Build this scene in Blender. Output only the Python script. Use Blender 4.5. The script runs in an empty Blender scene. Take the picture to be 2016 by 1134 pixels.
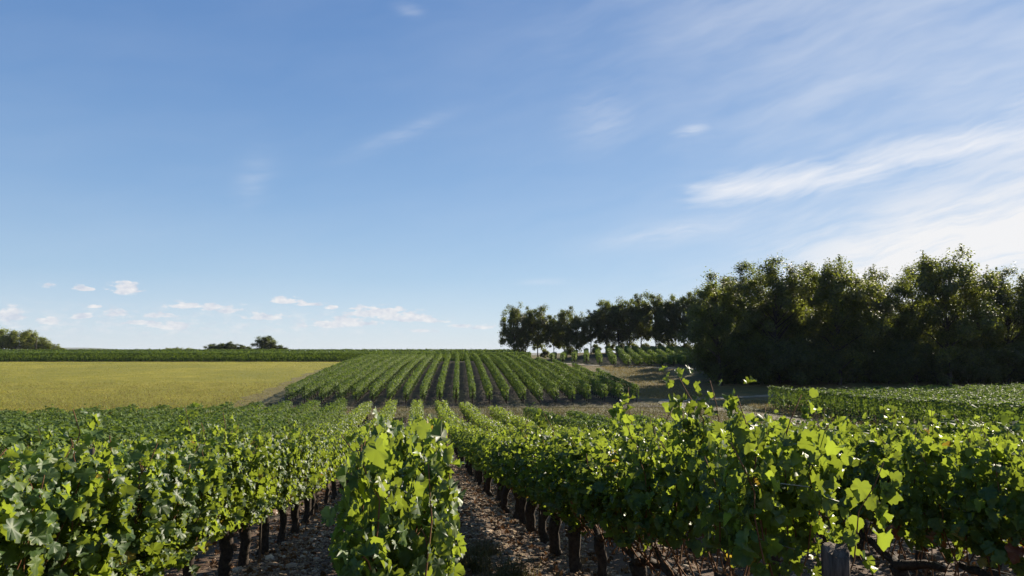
import bpy, math, random
import numpy as np
from mathutils import Vector

sc = bpy.context.scene
COL = sc.collection
rad = math.radians

# ---------------------------------------------------------------- camera
YAW, PITCH, FPX, CW, CH, CAMZ = 7.2, 4.85, 1450.0, 2016.0, 1134.0, 1.55
cam = bpy.data.cameras.new('camera')
cam.sensor_width = 36.0
cam.lens = 36.0 * FPX / CW
cam.clip_start, cam.clip_end = 0.05, 20000
camo = bpy.data.objects.new('camera', cam)
COL.objects.link(camo)
camo.location = (0, 0, CAMZ)
camo.rotation_euler = (rad(90 + PITCH), 0, rad(-YAW))
sc.camera = camo

# ---------------------------------------------------------------- render / exposure
sc.render.engine = 'CYCLES'
sc.view_settings.view_transform = 'Standard'
sc.view_settings.look = 'None'
EXPOSURE = 1.02
sc.view_settings.exposure = EXPOSURE
sc.view_settings.gamma = 1.0
cy = sc.cycles
cy.max_bounces = 6
cy.diffuse_bounces = 3
cy.glossy_bounces = 2
cy.transmission_bounces = 4
cy.use_denoising = True
cy.sample_clamp_indirect = 4.0

# ---------------------------------------------------------------- sun and sky
SUN_AZ, SUN_EL = 50.0, 24.3            # degrees clockwise from the vine rows (+Y)
S = Vector((math.sin(rad(SUN_AZ)) * math.cos(rad(SUN_EL)), math.cos(rad(SUN_AZ)) * math.cos(rad(SUN_EL)), math.sin(rad(SUN_EL))))
sun = bpy.data.lights.new('sun', 'SUN')
sun.energy = 5.0
sun.angle = rad(0.5)
sun.color = (1.0, 0.89, 0.72)
suno = bpy.data.objects.new('sun', sun)
COL.objects.link(suno)
suno.rotation_euler = S.to_track_quat('Z', 'Y').to_euler()


class NT:
    """small shorthand for building node trees"""
    def __init__(self, tree):
        self.t = tree
        self.n = tree.nodes
        self.l = tree.links

    def new(self, kind, **kw):
        n = self.n.new(kind)
        for k, v in kw.items():
            setattr(n, k, v)
        return n

    def put(self, sock, v):
        if v is None:
            return
        if isinstance(v, bpy.types.NodeSocket):
            self.l.new(v, sock)
        else:
            sock.default_value = v

    def m(self, op, a, b=None, c=None, clamp=False):
        n = self.new('ShaderNodeMath', operation=op, use_clamp=clamp)
        for s, v in zip(n.inputs, (a, b, c)):
            self.put(s, v)
        return n.outputs[0]

    def mr(self, v, a, b, c=0.0, d=1.0, smooth=False):
        n = self.new('ShaderNodeMapRange')
        if smooth:
            n.interpolation_type = 'SMOOTHSTEP'
        for s, x in zip(n.inputs, (v, a, b, c, d)):
            self.put(s, x)
        return n.outputs[0]

    def mix(self, f, a, b, blend='MIX'):
        n = self.new('ShaderNodeMix', data_type='RGBA', blend_type=blend)
        self.put(n.inputs[0], f)
        for s, x in ((n.inputs[6], a), (n.inputs[7], b)):
            self.put(s, x if isinstance(x, bpy.types.NodeSocket) else (*x[:3], 1.0))
        return n.outputs[2]

    def noise(self, vec, scale, detail=3.0, rough=0.5, dist=0.0, color=False):
        n = self.new('ShaderNodeTexNoise')
        self.put(n.inputs['Vector'], vec)
        n.inputs['Scale'].default_value = scale
        n.inputs['Detail'].default_value = detail
        n.inputs['Roughness'].default_value = rough
        n.inputs['Distortion'].default_value = dist
        return n.outputs[1 if color else 0]

    def xyz(self, x, y, z=0.0):
        n = self.new('ShaderNodeCombineXYZ')
        for s, v in zip(n.inputs, (x, y, z)):
            self.put(s, v)
        return n.outputs[0]

    def sep(self, v):
        n = self.new('ShaderNodeSeparateXYZ')
        self.l.new(v, n.inputs[0])
        return n.outputs

    def ramp(self, f, stops):
        n = self.new('ShaderNodeValToRGB')
        e = n.color_ramp.elements
        while len(e) < len(stops):
            e.new(0.5)
        for el, (p, c) in zip(e, stops):
            el.position = p
            el.color = (*c, 1.0)
        self.put(n.inputs[0], f)
        return n.outputs[0]


def azel(px, py):
    """azimuth (clockwise from +Y) and elevation, in degrees, of a direction in the sky"""
    x, y, z = (px - CW / 2) / FPX, 1.0, (CH / 2 - py) / FPX
    p = rad(PITCH)
    y, z = y * math.cos(p) - z * math.sin(p), y * math.sin(p) + z * math.cos(p)
    return math.degrees(math.atan2(x, y)) + YAW, math.degrees(math.atan2(z, math.hypot(x, y)))


SKY_STRENGTH = 0.1
world = bpy.data.worlds.new('World')
sc.world = world
world.use_nodes = True


def build_sky():
    n = NT(world.node_tree)
    bg = n.n['Background']
    bg.inputs[1].default_value = SKY_STRENGTH
    sky = n.new('ShaderNodeTexSky', sky_type='NISHITA', sun_disc=False)
    sky.sun_elevation = rad(SUN_EL)
    sky.sun_rotation = rad(SUN_AZ)
    sky.altitude = 0
    sky.air_density = 1.0
    sky.dust_density = 0.1
    sky.ozone_density = 3.0
    tc = n.new('ShaderNodeTexCoord')
    x, y, z = n.sep(tc.outputs['Generated'])
    D = 180 / math.pi
    az = n.m('MULTIPLY', n.m('ARCTAN2', x, y), D)
    el = n.m('MULTIPLY', n.m('ARCSINE', z), D)

    def blob(px0, py0, px1, py1, width, p=2.0, flat=1.0):
        """soft ellipse in sky angles whose long axis runs between two directions"""
        a0, e0 = azel(px0, py0)
        a1, e1 = azel(px1, py1)
        ca, ce = (a0 + a1) / 2, (e0 + e1) / 2
        L = math.hypot(a1 - a0, e1 - e0) / 2
        c, s = (a1 - a0) / (2 * L), (e1 - e0) / (2 * L)
        da, de = n.m('SUBTRACT', az, ca), n.m('SUBTRACT', el, ce)
        u = n.m('DIVIDE', n.m('ADD', n.m('MULTIPLY', da, c), n.m('MULTIPLY', de, s)), L)
        v = n.m('DIVIDE', n.m('SUBTRACT', n.m('MULTIPLY', de, c), n.m('MULTIPLY', da, s)), width)
        if flat != 1.0:
            v = n.m('MAXIMUM', v, n.m('MULTIPLY', v, -flat))
        r = n.m('ADD', n.m('POWER', n.m('ABSOLUTE', u), p), n.m('POWER', n.m('ABSOLUTE', v), 2.0))
        return n.m('EXPONENT', n.m('MULTIPLY', r, -1.0)), u, v

    def mx(items):
        r = items[0]
        for i in items[1:]:
            r = n.m('MAXIMUM', r, i)
        return r

    # --- cirrus: streaks drawn out along a shallow slant
    sl = 0.22
    su = n.m('ADD', az, n.m('MULTIPLY', el, sl))
    sv = n.m('SUBTRACT', el, n.m('MULTIPLY', az, sl))
    warp = n.m('MULTIPLY', n.m('SUBTRACT', n.noise(n.xyz(su, sv, 3.0), 0.12, 3.0), 0.5), 3.0)
    sv2 = n.m('ADD', sv, warp)
    fine = n.noise(n.xyz(n.m('MULTIPLY', su, 0.22), n.m('MULTIPLY', sv2, 1.6), 0.0), 1.0, 6.0, 0.62)
    soft = n.noise(n.xyz(n.m('MULTIPLY', su, 0.07), n.m('MULTIPLY', sv2, 0.3), 7.0), 1.0, 4.0, 0.55)
    streak = mx([n.m('MULTIPLY', blob(1362, 384, 1650, 338, 0.95, 4.0)[0], 1.0),
                 n.m('MULTIPLY', blob(1490, 380, 1790, 318, 0.7, 4.0)[0], 0.9),
                 n.m('MULTIPLY', blob(1660, 322, 2120, 246, 1.0, 4.0)[0], 0.8)])
    streak = n.m('MULTIPLY', n.mr(n.m('ADD', streak, n.m('MULTIPLY', n.m('SUBTRACT', fine, 0.5), 1.5)), 0.05, 1.35, 0.0, 0.95), n.mr(streak, 0.02, 0.25))
    faint = mx([n.m('MULTIPLY', blob(1200, 475, 1480, 430, 0.8)[0], 0.4),
                n.m('MULTIPLY', blob(1330, 262, 1395, 252, 0.45)[0], 0.5),
                n.m('MULTIPLY', blob(700, 300, 880, 225, 0.5)[0], 0.22),
                n.m('MULTIPLY', blob(480, 400, 520, 310, 1.1)[0], 0.16),
                n.m('MULTIPLY', blob(1130, 270, 1240, 200, 2.2)[0], 0.25),
                n.m('MULTIPLY', blob(780, 15, 830, 25, 0.4)[0], 0.25),
                n.m('MULTIPLY', blob(1960, 225, 2100, 165, 0.8)[0], 0.5),
                n.m('MULTIPLY', blob(1020, 556, 1120, 553, 0.25)[0], 0.25)])
    faint = n.m('MULTIPLY', faint, n.mr(fine, 0.32, 0.66, 0.15, 1.15))
    wide = n.m('MAXIMUM', n.m('MULTIPLY', blob(1380, 220, 2300, 60, 4.8)[0], 0.32), n.m('MULTIPLY', blob(1250, 40, 2200, -80, 5.5)[0], 0.3))
    wide = n.m('MULTIPLY', wide, n.mr(n.m('ADD', n.m('MULTIPLY', soft, 0.75), n.m('MULTIPLY', fine, 0.25)), 0.36, 0.62, 0.2, 1.0))
    faint = n.m('MAXIMUM', faint, wide)
    # broad bright veil low on the right, nearer the sun
    veil = mx([n.m('MULTIPLY', blob(1520, 600, 2700, 300, 5.4, 4.0)[0], 1.15),
               n.m('MULTIPLY', blob(1300, 600, 1900, 500, 2.5)[0], 0.45)])
    veil = n.m('MULTIPLY', veil, n.mr(n.m('ADD', n.m('MULTIPLY', soft, 0.55), n.m('MULTIPLY', fine, 0.45)), 0.34, 0.56, 0.3, 1.1), None, True)
    haze = n.m('MULTIPLY', n.mr(soft, 0.4, 0.75, 0.0, 0.22), n.mr(az, 0, 40, 0.2, 1.0))

    # --- little fair-weather cumulus above the horizon on the left
    cu = [(228, 571, 272, 571, 0.42), (690, 617, 800, 617, 0.42), (760, 626, 864, 632, 0.36),
          (612, 640, 732, 636, 0.42), (540, 592, 585, 595, 0.3), (588, 600, 628, 600, 0.18), (650, 606, 664, 606, 0.2),
          (340, 603, 386, 603, 0.26), (400, 606, 430, 605, 0.32), (432, 612, 476, 610, 0.35), (490, 625, 552, 626, 0.33),
          (-10, 622, 40, 624, 0.5), (60, 634, 108, 634, 0.35), (150, 625, 172, 623, 0.28), (215, 618, 242, 617, 0.3),
          (275, 620, 338, 623, 0.25), (255, 636, 300, 636, 0.22), (300, 640, 372, 648, 0.33), (895, 642, 925, 643, 0.16), (938, 645, 962, 645, 0.22),
          (820, 652, 850, 652, 0.16), (80, 564, 100, 564, 0.2), (155, 570, 172, 570, 0.25), (185, 604, 196, 604, 0.15)]
    body = mx([n.m('MULTIPLY', blob(a - 12, b, c + 12, d, w * 1.25, 2.0, 2.2)[0], 1.05 if q in (0, 1, 2, 3) else (0.92 if q % 3 else 0.75)) for q, (a, b, c, d, w) in enumerate(cu)])
    puff = n.noise(n.xyz(az, n.m('MULTIPLY', el, 2.6), 0.0), 0.95, 7.0, 0.62)
    dens = n.m('ADD', body, n.m('MULTIPLY', n.m('SUBTRACT', puff, 0.44), 2.6))
    cum = n.m('MULTIPLY', n.m('MULTIPLY', n.mr(dens, 0.40, 0.80, 0.0, 1.0, True), n.mr(body, 0.06, 0.3, 0.0, 1.0)), n.mr(el, 0.8, 4.5, 0.75, 1.0))
    low = n.m('MULTIPLY', n.mr(puff, 0.45, 0.75), n.m('MULTIPLY', n.mr(el, 0.3, 1.5), n.mr(el, 2.0, 3.6, 1.0, 0.0)))
    low = n.m('MULTIPLY', low, n.m('MULTIPLY', n.mr(az, 4.0, -8.0), 0.65))
    cum = n.m('MAXIMUM', cum, low)

    # the sky model tempered towards the evenly blue gradient of a clear late afternoon
    k = 1.0 / SKY_STRENGTH / 2 ** EXPOSURE
    ramp = n.ramp(n.mr(el, 0.0, 40.0), [(0.0, (0.60, 0.69, 0.79)), (0.04, (0.55, 0.66, 0.79)), (0.14, (0.37, 0.53, 0.725)), (0.29, (0.235, 0.40, 0.655)),
                                        (0.48, (0.155, 0.30, 0.575)), (0.68, (0.11, 0.235, 0.51)), (1.0, (0.05, 0.17, 0.47))])
    right = n.m('MULTIPLY', n.mr(az, -12.0, 48.0, 0.0, 0.62, True), n.mr(el, 50.0, 10.0, 0.35, 1.0))
    ramp = n.mix(right, ramp, (0.37, 0.49, 0.70))
    ramp = n.mix(1.0, ramp, (k, k, k), 'MULTIPLY')
    c = n.mix(0.88, sky.outputs[0], ramp)
    c = n.mix(n.m('MINIMUM', n.m('ADD', faint, haze), 0.9), c, (0.78 * k, 0.82 * k, 0.9 * k))
    c = n.mix(n.m('MULTIPLY', veil, 0.92), c, (0.93 * k, 0.92 * k, 0.92 * k))
    c = n.mix(streak, c, (0.93 * k, 0.93 * k, 0.95 * k))
    lit = n.mr(n.noise(n.xyz(az, n.m('SUBTRACT', n.m('MULTIPLY', el, 1.6), 0.22), 0.0), 1.1, 7.0, 0.6), 0.35, 0.65)
    c = n.mix(cum, c, n.mix(lit, (0.92 * k, 0.90 * k, 0.89 * k), (0.62 * k, 0.67 * k, 0.77 * k)))
    n.l.new(c, bg.inputs[0])


build_sky()

# ---------------------------------------------------------------- terrain
CY, SY = math.cos(rad(YAW)), math.sin(rad(YAW))


def W(d, lat):
    """ground point at distance d along the view axis and lat to its right"""
    return d * SY + lat * CY, d * CY - lat * SY


def sstep(a, b, x):
    t = np.clip((x - a) / (b - a), 0, 1)
    return t * t * (3 - 2 * t)


def terrain(X, Y):
    X = np.asarray(X, float)
    Y = np.asarray(Y, float)
    d, lat = X * SY + Y * CY, X * CY - Y * SY
    w = sstep(40, 80, Y)
    s = Y * (1 - w) + d * w
    sa = np.clip(s, -10, 12)
    z = -0.113 * sa
    t = np.clip(s - 12, 0, 44)
    z = z - 0.113 * t + 0.113 / 88 * t * t
    u = np.clip((s - 71) / 79, 0, 1)
    main = 3.04 * np.sin(np.pi / 2 * u) + 0.8 * sstep(150, 215, s)
    side = 2.8 * sstep(86, 126, s) + 1.9 * sstep(124, 170, s)
    m = sstep(7, 23, lat)
    z = z + main * (1 - m) + side * m
    far = np.hypot(X, Y)
    z = z - 28 * sstep(230, 1200, far)
    z = z + 0.03 * np.sin(X * 0.9 + 1.3 * np.sin(Y * 0.31)) * np.sin(Y * 0.7 + X * 0.2) * sstep(3, 12, far)
    return z


def tz(x, y):
    return float(terrain(x, y))


# ---------------------------------------------------------------- mesh helpers
def mesh_np(name, V, faces, mats=None, smooth=False):
    """faces: list of (array (m,k) of indices, material index or array)"""
    me = bpy.data.meshes.new(name)
    V = np.asarray(V, np.float32).reshape(-1, 3)
    me.vertices.add(len(V))
    me.vertices.foreach_set('co', V.ravel())
    loops, starts, totals, mi = [], [], [], []
    off = 0
    for F, m in faces:
        F = np.asarray(F, np.int32)
        if len(F) == 0:
            continue
        k = F.shape[1]
        loops.append(F.ravel())
        starts.append(off + np.arange(len(F)) * k)
        totals.append(np.full(len(F), k))
        mi.append(np.full(len(F), m) if np.isscalar(m) else np.asarray(m))
        off += F.size
    loops = np.concatenate(loops).astype(np.int32)
    starts = np.concatenate(starts).astype(np.int32)
    totals = np.concatenate(totals).astype(np.int32)
    mi = np.concatenate(mi).astype(np.int32)
    me.loops.add(len(loops))
    me.loops.foreach_set('vertex_index', loops)
    me.polygons.add(len(starts))
    me.polygons.foreach_set('loop_start', starts)
    try:
        me.polygons.foreach_set('loop_total', totals)
    except Exception:
        pass
    me.polygons.foreach_set('material_index', mi)
    me.polygons.foreach_set('use_smooth', np.full(len(starts), smooth))
    me.update(calc_edges=True)
    for mt in (mats or []):
        me.materials.append(mt)
    return me


class Geo:
    """collects vertices and faces (several materials) for one mesh"""
    def __init__(self):
        self.V, self.F, self.n = [], [], 0

    def add(self, V, F, m=0):
        V = np.asarray(V, float).reshape(-1, 3)
        self.V.append(V)
        self.F.append((np.asarray(F) + self.n, m))
        self.n += len(V)

    def tube(self, P, R, sides=6, m=0, cap=True):
        P = np.asarray(P, float)
        R = np.broadcast_to(np.asarray(R, float), (len(P),))
        T = np.gradient(P, axis=0)
        T /= np.linalg.norm(T, axis=1, keepdims=True) + 1e-9
        ref = np.array([1.0, 0, 0]) if abs(T[0, 0]) < 0.8 else np.array([0, 1.0, 0])
        A = np.cross(T, ref)
        A /= np.linalg.norm(A, axis=1, keepdims=True) + 1e-9
        B = np.cross(T, A)
        a = np.arange(sides) * 2 * np.pi / sides
        V = P[:, None] + R[:, None, None] * (np.cos(a)[None, :, None] * A[:, None] + np.sin(a)[None, :, None] * B[:, None])
        i = np.arange(len(P) - 1)[:, None] * sides
        j = np.arange(sides)[None]
        j2 = (j + 1) % sides
        F = np.stack([i + j, i + j2, i + sides + j2, i + sides + j], -1).reshape(-1, 4)
        self.add(V, F, m)
        if cap:
            c = self.n
            self.add(P[-1:], np.zeros((0, 3), int), m)
            k = c - sides
            self.F.append((np.stack([k + np.arange(sides), k + (np.arange(sides) + 1) % sides, np.full(sides, c)], -1), m))

    def mesh(self, name, mats, smooth=False):
        return mesh_np(name, np.concatenate(self.V), [f for f in self.F if len(f[0])], mats, smooth)


def unit(v):
    return v / (np.linalg.norm(v, axis=-1, keepdims=True) + 1e-9)


def tip_leaf(half, fan_y, cup, droop, wave, rng):
    pts = [(0, 0)] + half + [(0, 1.0)] + [(-x, y) for x, y in reversed(half)]
    P = np.array(pts, float)
    z = cup * P[:, 0] ** 2 - droop * P[:, 1] ** 2 + wave * rng.normal(size=len(P)) * np.abs(P[:, 0])
    V = np.concatenate([np.column_stack([P, z]), [[0, fan_y, -droop * fan_y ** 2 - 0.03]]])
    k = len(P)
    F = np.array([(i, (i + 1) % k, k) for i in range(k)])
    return V, F


_r = np.random.default_rng(3)
HALF = [(0.16, -0.14), (0.34, -0.12), (0.42, 0.02), (0.54, 0.08), (0.50, 0.22), (0.60, 0.34), (0.58, 0.50), (0.47, 0.55), (0.42, 0.62),
        (0.38, 0.76), (0.23, 0.82), (0.13, 0.93)]
LOBED = [tip_leaf(HALF, 0.3, c, d, w, _r) for c, d, w in ((0.5, 0.3, 0.2), (-0.5, 0.4, 0.25), (0.9, 0.1, 0.25), (0.1, 0.6, 0.35), (-0.8, 0.2, 0.25), (1.1, 0.45, 0.25), (0.3, -0.25, 0.3))]
FOLD6 = [(np.array([(0, 0, 0), (0.5, 0.12, z), (0.42, 0.66, z * 0.8), (0, 1, -0.15), (-0.42, 0.66, z * 0.8), (-0.5, 0.12, z)], float),
          np.array([(0, 1, 2, 3), (3, 4, 5, 0)])) for z in (0.14, -0.14, 0.25)]
KITE = [(np.array([(0, 0, 0), (0.48, 0.45, z), (0, 1, 0), (-0.48, 0.45, z)], float), np.array([(0, 1, 2), (0, 2, 3)])) for z in (0.12, -0.16)]


def leaves(geo, P, N, T, size, templates, mat, rng):
    """place leaves with base P, face normal N, base-to-tip direction T"""
    N = unit(N)
    T = unit(T - N * np.sum(T * N, -1, keepdims=True))
    Rr = np.cross(T, N)
    pick = rng.integers(0, len(templates), len(P))
    mat = np.broadcast_to(np.asarray(mat), (len(P),))
    for k, (V, F) in enumerate(templates):
        s = np.nonzero(pick == k)[0]
        if not len(s):
            continue
        w = size[s][:, None, None]
        VV = P[s][:, None] + w * (V[None, :, 0:1] * Rr[s][:, None] + V[None, :, 1:2] * T[s][:, None] + V[None, :, 2:3] * N[s][:, None])
        FF = (np.arange(len(s))[:, None, None] * len(V) + F[None]).reshape(-1, F.shape[1])
        geo.add(VV.reshape(-1, 3), FF, np.repeat(mat[s], len(F)))


# ---------------------------------------------------------------- naming
def tag(o, label=None, cat=None, group=None, kind=None):
    for k, v in (('label', label), ('category', cat), ('group', group), ('kind', kind)):
        if v:
            o[k] = v
    return o


def link(name, me, loc=(0, 0, 0), parent=None, rz=0.0, sc_=None):
    o = bpy.data.objects.new(name, me)
    COL.objects.link(o)
    o.location = loc
    o.rotation_euler[2] = rz
    if sc_ is not None:
        o.scale = sc_
    if parent:
        o.parent = parent
    return o


ONES = 'zeroth first second third fourth fifth sixth seventh eighth ninth tenth eleventh twelfth thirteenth fourteenth fifteenth sixteenth seventeenth eighteenth nineteenth'.split()
TENS = {20: ('twentieth', 'twenty'), 30: ('thirtieth', 'thirty'), 40: ('fortieth', 'forty'), 50: ('fiftieth', 'fifty')}


def nth(i):
    if i < 20:
        return ONES[i]
    t = i // 10 * 10
    return TENS[t][0] if i == t else TENS[t][1] + '-' + ONES[i - t]


# ---------------------------------------------------------------- materials
def mat_base(name):
    m = bpy.data.materials.new(name)
    m.use_nodes = True
    n = NT(m.node_tree)
    return m, n, n.n['Principled BSDF'], n.n['Material Output']


def leaf_mat(name, stops, back, trans, tmix=0.35, rough=0.45, spec=0.4, pscale=1.7, stretch=None):
    m, n, p, out = mat_base(name)
    g = n.new('ShaderNodeNewGeometry')
    r = g.outputs['Random Per Island']
    top = n.ramp(r, stops)
    tcn = n.new('ShaderNodeTexCoord')
    pv = tcn.outputs['Object']
    if stretch:
        mp = n.new('ShaderNodeMapping')
        n.l.new(pv, mp.inputs[0])
        mp.inputs['Scale'].default_value = stretch
        mp.inputs['Rotation'].default_value = (0, 0, rad(-12))
        pv = mp.outputs[0]
    patch = n.mr(n.noise(pv, pscale, 4.0), 0.35, 0.65, 0.75, 1.2)
    top = n.mix(1.0, top, n.xyz(patch, patch, patch), 'MULTIPLY')
    blot = n.mr(n.noise(tcn.outputs['Object'], 38.0, 3.0, 0.6), 0.52, 0.72, 0.0, 0.45)
    top = n.mix(blot, top, [min(1.0, q * 2.2) for q in stops[-1][1]][:2] + [stops[-1][1][2] * 1.6])
    col = n.mix(n.m('MULTIPLY', g.outputs['Backfacing'], 0.55), top, back)
    n.put(p.inputs['Base Color'], col)
    p.inputs['Roughness'].default_value = rough
    p.inputs['Specular IOR Level'].default_value = spec
    tr = n.new('ShaderNodeBsdfTranslucent')
    tv = n.m('ADD', 0.6, n.m('MULTIPLY', n.m('FRACT', n.m('MULTIPLY', r, 17.3)), 0.8))
    n.put(tr.inputs[0], n.mix(1.0, trans, n.xyz(tv, tv, tv), 'MULTIPLY'))
    mx = n.new('ShaderNodeMixShader')
    mx.inputs[0].default_value = tmix
    n.l.new(p.outputs[0], mx.inputs[1])
    n.l.new(tr.outputs[0], mx.inputs[2])
    n.l.new(mx.outputs[0], out.inputs[0])
    return m


def rough_mat(name, c1, c2, scale, detail=5.0, bump=0.4, bscale=None, rough=0.9, c3=None, s3=0.1, dist=0.02):
    m, n, p, out = mat_base(name)
    t = n.new('ShaderNodeTexCoord').outputs['Object']
    f = n.noise(t, scale, detail, 0.6)
    c = n.mix(n.mr(f, 0.35, 0.65), c1, c2)
    if c3:
        c = n.mix(n.mr(n.noise(t, s3, 4.0, 0.6), 0.42, 0.6), c, c3)
    n.put(p.inputs['Base Color'], c)
    p.inputs['Roughness'].default_value = rough
    p.inputs['Specular IOR Level'].default_value = 0.2
    b = n.new('ShaderNodeBump')
    b.inputs['Strength'].default_value = bump
    b.inputs['Distance'].default_value = dist
    n.l.new(n.noise(t, bscale or scale * 3, 4.0, 0.6), b.inputs['Height'])
    n.l.new(b.outputs[0], p.inputs['Normal'])
    return m


GREEN = [(0.0, (0.024, 0.055, 0.014)), (0.5, (0.042, 0.086, 0.022)), (0.85, (0.066, 0.115, 0.028)), (1.0, (0.11, 0.14, 0.035))]
M_LEAF = leaf_mat('vine_leaf', GREEN, (0.085, 0.122, 0.066), (0.33, 0.42, 0.035), 0.36, 0.48, 0.3)
M_YELLOW = leaf_mat('yellowing_leaf', [(0.0, (0.30, 0.22, 0.03)), (0.5, (0.34, 0.26, 0.05)), (1.0, (0.22, 0.20, 0.04))], (0.3, 0.24, 0.08), (0.5, 0.36, 0.04))
M_RUST = leaf_mat('rusty_leaf', [(0.0, (0.17, 0.05, 0.02)), (0.5, (0.23, 0.10, 0.03)), (1.0, (0.17, 0.12, 0.05))], (0.25, 0.12, 0.06), (0.5, 0.15, 0.03))
M_FARLEAF = leaf_mat('distant_vine_leaf', [(0.0, (0.035, 0.062, 0.020)), (0.5, (0.072, 0.116, 0.030)), (1.0, (0.125, 0.172, 0.048))], (0.095, 0.135, 0.055), (0.22, 0.31, 0.03), 0.28, 0.62, 0.13)
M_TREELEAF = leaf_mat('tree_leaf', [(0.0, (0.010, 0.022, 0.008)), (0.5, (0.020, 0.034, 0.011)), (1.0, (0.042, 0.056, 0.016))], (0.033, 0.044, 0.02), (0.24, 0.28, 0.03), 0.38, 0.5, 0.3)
M_TREESUNLIT = leaf_mat('sunlit_tint_tree_leaf', [(0.0, (0.045, 0.055, 0.014)), (0.5, (0.07, 0.076, 0.017)), (1.0, (0.11, 0.088, 0.022))], (0.06, 0.068, 0.028), (0.28, 0.32, 0.03), 0.42, 0.5, 0.3)  # lit copy of the tree leaf: warm sunlight on the crowns put into the colour
M_PALETREE = leaf_mat('pale_tree_leaf', [(0.0, (0.09, 0.12, 0.024)), (0.5, (0.16, 0.18, 0.034)), (1.0, (0.26, 0.22, 0.05))], (0.12, 0.15, 0.04), (0.36, 0.42, 0.045), 0.45, 0.55, 0.25)
M_BARK = rough_mat('vine_bark', (0.030, 0.022, 0.016), (0.075, 0.055, 0.040), 30, bump=0.8, bscale=60, dist=0.01)
M_CANE = rough_mat('cane_bark', (0.13, 0.055, 0.028), (0.20, 0.11, 0.05), 20, bump=0.2)
M_TRUNK = rough_mat('tree_bark', (0.030, 0.024, 0.018), (0.07, 0.058, 0.045), 4, bump=0.8, bscale=12, dist=0.05)
M_POST = rough_mat('weathered_wood', (0.035, 0.027, 0.02), (0.15, 0.115, 0.085), 9, 8.0, bump=0.9, bscale=30, dist=0.012)
_nt = M_POST.node_tree
_mp = _nt.nodes.new('ShaderNodeMapping')
_mp.inputs['Scale'].default_value = (4.0, 4.0, 0.35)
_tc = [x for x in _nt.nodes if x.type == 'TEX_COORD'][0]
_nt.links.new(_tc.outputs['Object'], _mp.inputs[0])
for _x in _nt.nodes:
    if _x.type == 'TEX_NOISE':
        _nt.links.new(_mp.outputs[0], _x.inputs['Vector'])
M_WIRE, _n, _p, _o = mat_base('galvanised_wire')
_p.inputs['Base Color'].default_value = (0.45, 0.45, 0.45, 1)
_p.inputs['Metallic'].default_value = 0.9
_p.inputs['Roughness'].default_value = 0.4
M_STONE = leaf_mat('limestone', [(0.0, (0.095, 0.058, 0.036)), (0.5, (0.185, 0.125, 0.083)), (0.85, (0.28, 0.21, 0.15)), (1.0, (0.44, 0.37, 0.29))], (0.2, 0.16, 0.12), (0, 0, 0), 0.0, 0.9, 0.15)
M_LITTER = leaf_mat('dead_leaf', [(0.0, (0.10, 0.05, 0.025)), (0.5, (0.17, 0.085, 0.04)), (1.0, (0.24, 0.14, 0.06))], (0.16, 0.10, 0.06), (0.2, 0.1, 0.04), 0.15, 0.7, 0.2)
M_SOIL = rough_mat('stony_soil', (0.07, 0.042, 0.026), (0.15, 0.092, 0.058), 6, 8.0, 0.9, 22, c3=(0.12, 0.09, 0.066), s3=0.8, dist=0.04)
M_HILLSOIL = rough_mat('hill_soil', (0.028, 0.021, 0.016), (0.065, 0.048, 0.034), 2.2, 8.0, 0.9, 6, c3=(0.085, 0.075, 0.035), s3=0.35, dist=0.1)
M_DRYGRASS = rough_mat('dry_grass_ground', (0.095, 0.070, 0.024), (0.175, 0.128, 0.044), 0.9, 8.0, 1.0, 7, c3=(0.075, 0.08, 0.028), s3=0.12, dist=0.12)
M_FIELD = rough_mat('stubble_ground', (0.22, 0.20, 0.03), (0.33, 0.285, 0.043), 0.35, 9.0, 1.0, 5, c3=(0.20, 0.19, 0.032), s3=0.05, dist=0.15)
M_TRACK = rough_mat('chalk_track', (0.17, 0.14, 0.10), (0.29, 0.245, 0.185), 2.0, 6.0, 0.6, 12, c3=(0.14, 0.125, 0.06), s3=0.6, dist=0.04)
M_BLADE = leaf_mat('dry_grass_blade', [(0.0, (0.07, 0.057, 0.018)), (0.5, (0.115, 0.092, 0.03)), (1.0, (0.055, 0.075, 0.02))], (0.10, 0.09, 0.04), (0.15, 0.13, 0.045), 0.3, 0.6, 0.3)
M_STUBBLE = leaf_mat('stubble_blade', [(0.0, (0.22, 0.21, 0.03)), (0.5, (0.315, 0.295, 0.05)), (0.9, (0.38, 0.335, 0.08)), (1.0, (0.15, 0.17, 0.03))], (0.24, 0.22, 0.04), (0.38, 0.36, 0.045), 0.38, 0.6, 0.25, 0.11, (0.3, 3.0, 1.0))
M_HILL = rough_mat('distant_woods', (0.045, 0.060, 0.025), (0.13, 0.13, 0.06), 0.004, 6.0, 0.0)
M_GRAPE = rough_mat('dark_grape', (0.012, 0.010, 0.025), (0.03, 0.025, 0.05), 40, bump=0.0, rough=0.45)

# ---------------------------------------------------------------- ground and the sheets on it
def axis(lo, hi, step, far, n):
    inner = np.arange(lo, hi + step, step)
    t = np.linspace(0, 1, n + 1)[1:] ** 2.2
    return np.concatenate([(lo - (far + lo if lo < 0 else far) * t)[::-1], inner, hi + (far - hi) * t])


def grid_mesh(name, XX, YY, mat, lift=0.0, smooth=True):
    ZZ = terrain(XX, YY) + lift
    nu, nv = XX.shape
    i = np.arange(nu - 1)[:, None] * nv + np.arange(nv - 1)[None]
    F = np.stack([i, i + nv, i + nv + 1, i + 1], -1).reshape(-1, 4)
    V = np.stack([XX, YY, ZZ], -1).reshape(-1, 3)
    a, b, c = V[F[0, 0]], V[F[0, 1]], V[F[0, 3]]
    if np.cross(b - a, c - a)[2] < 0:
        F = F[:, ::-1]
    return mesh_np(name, V, [(F, 0)], [mat], smooth)


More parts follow.
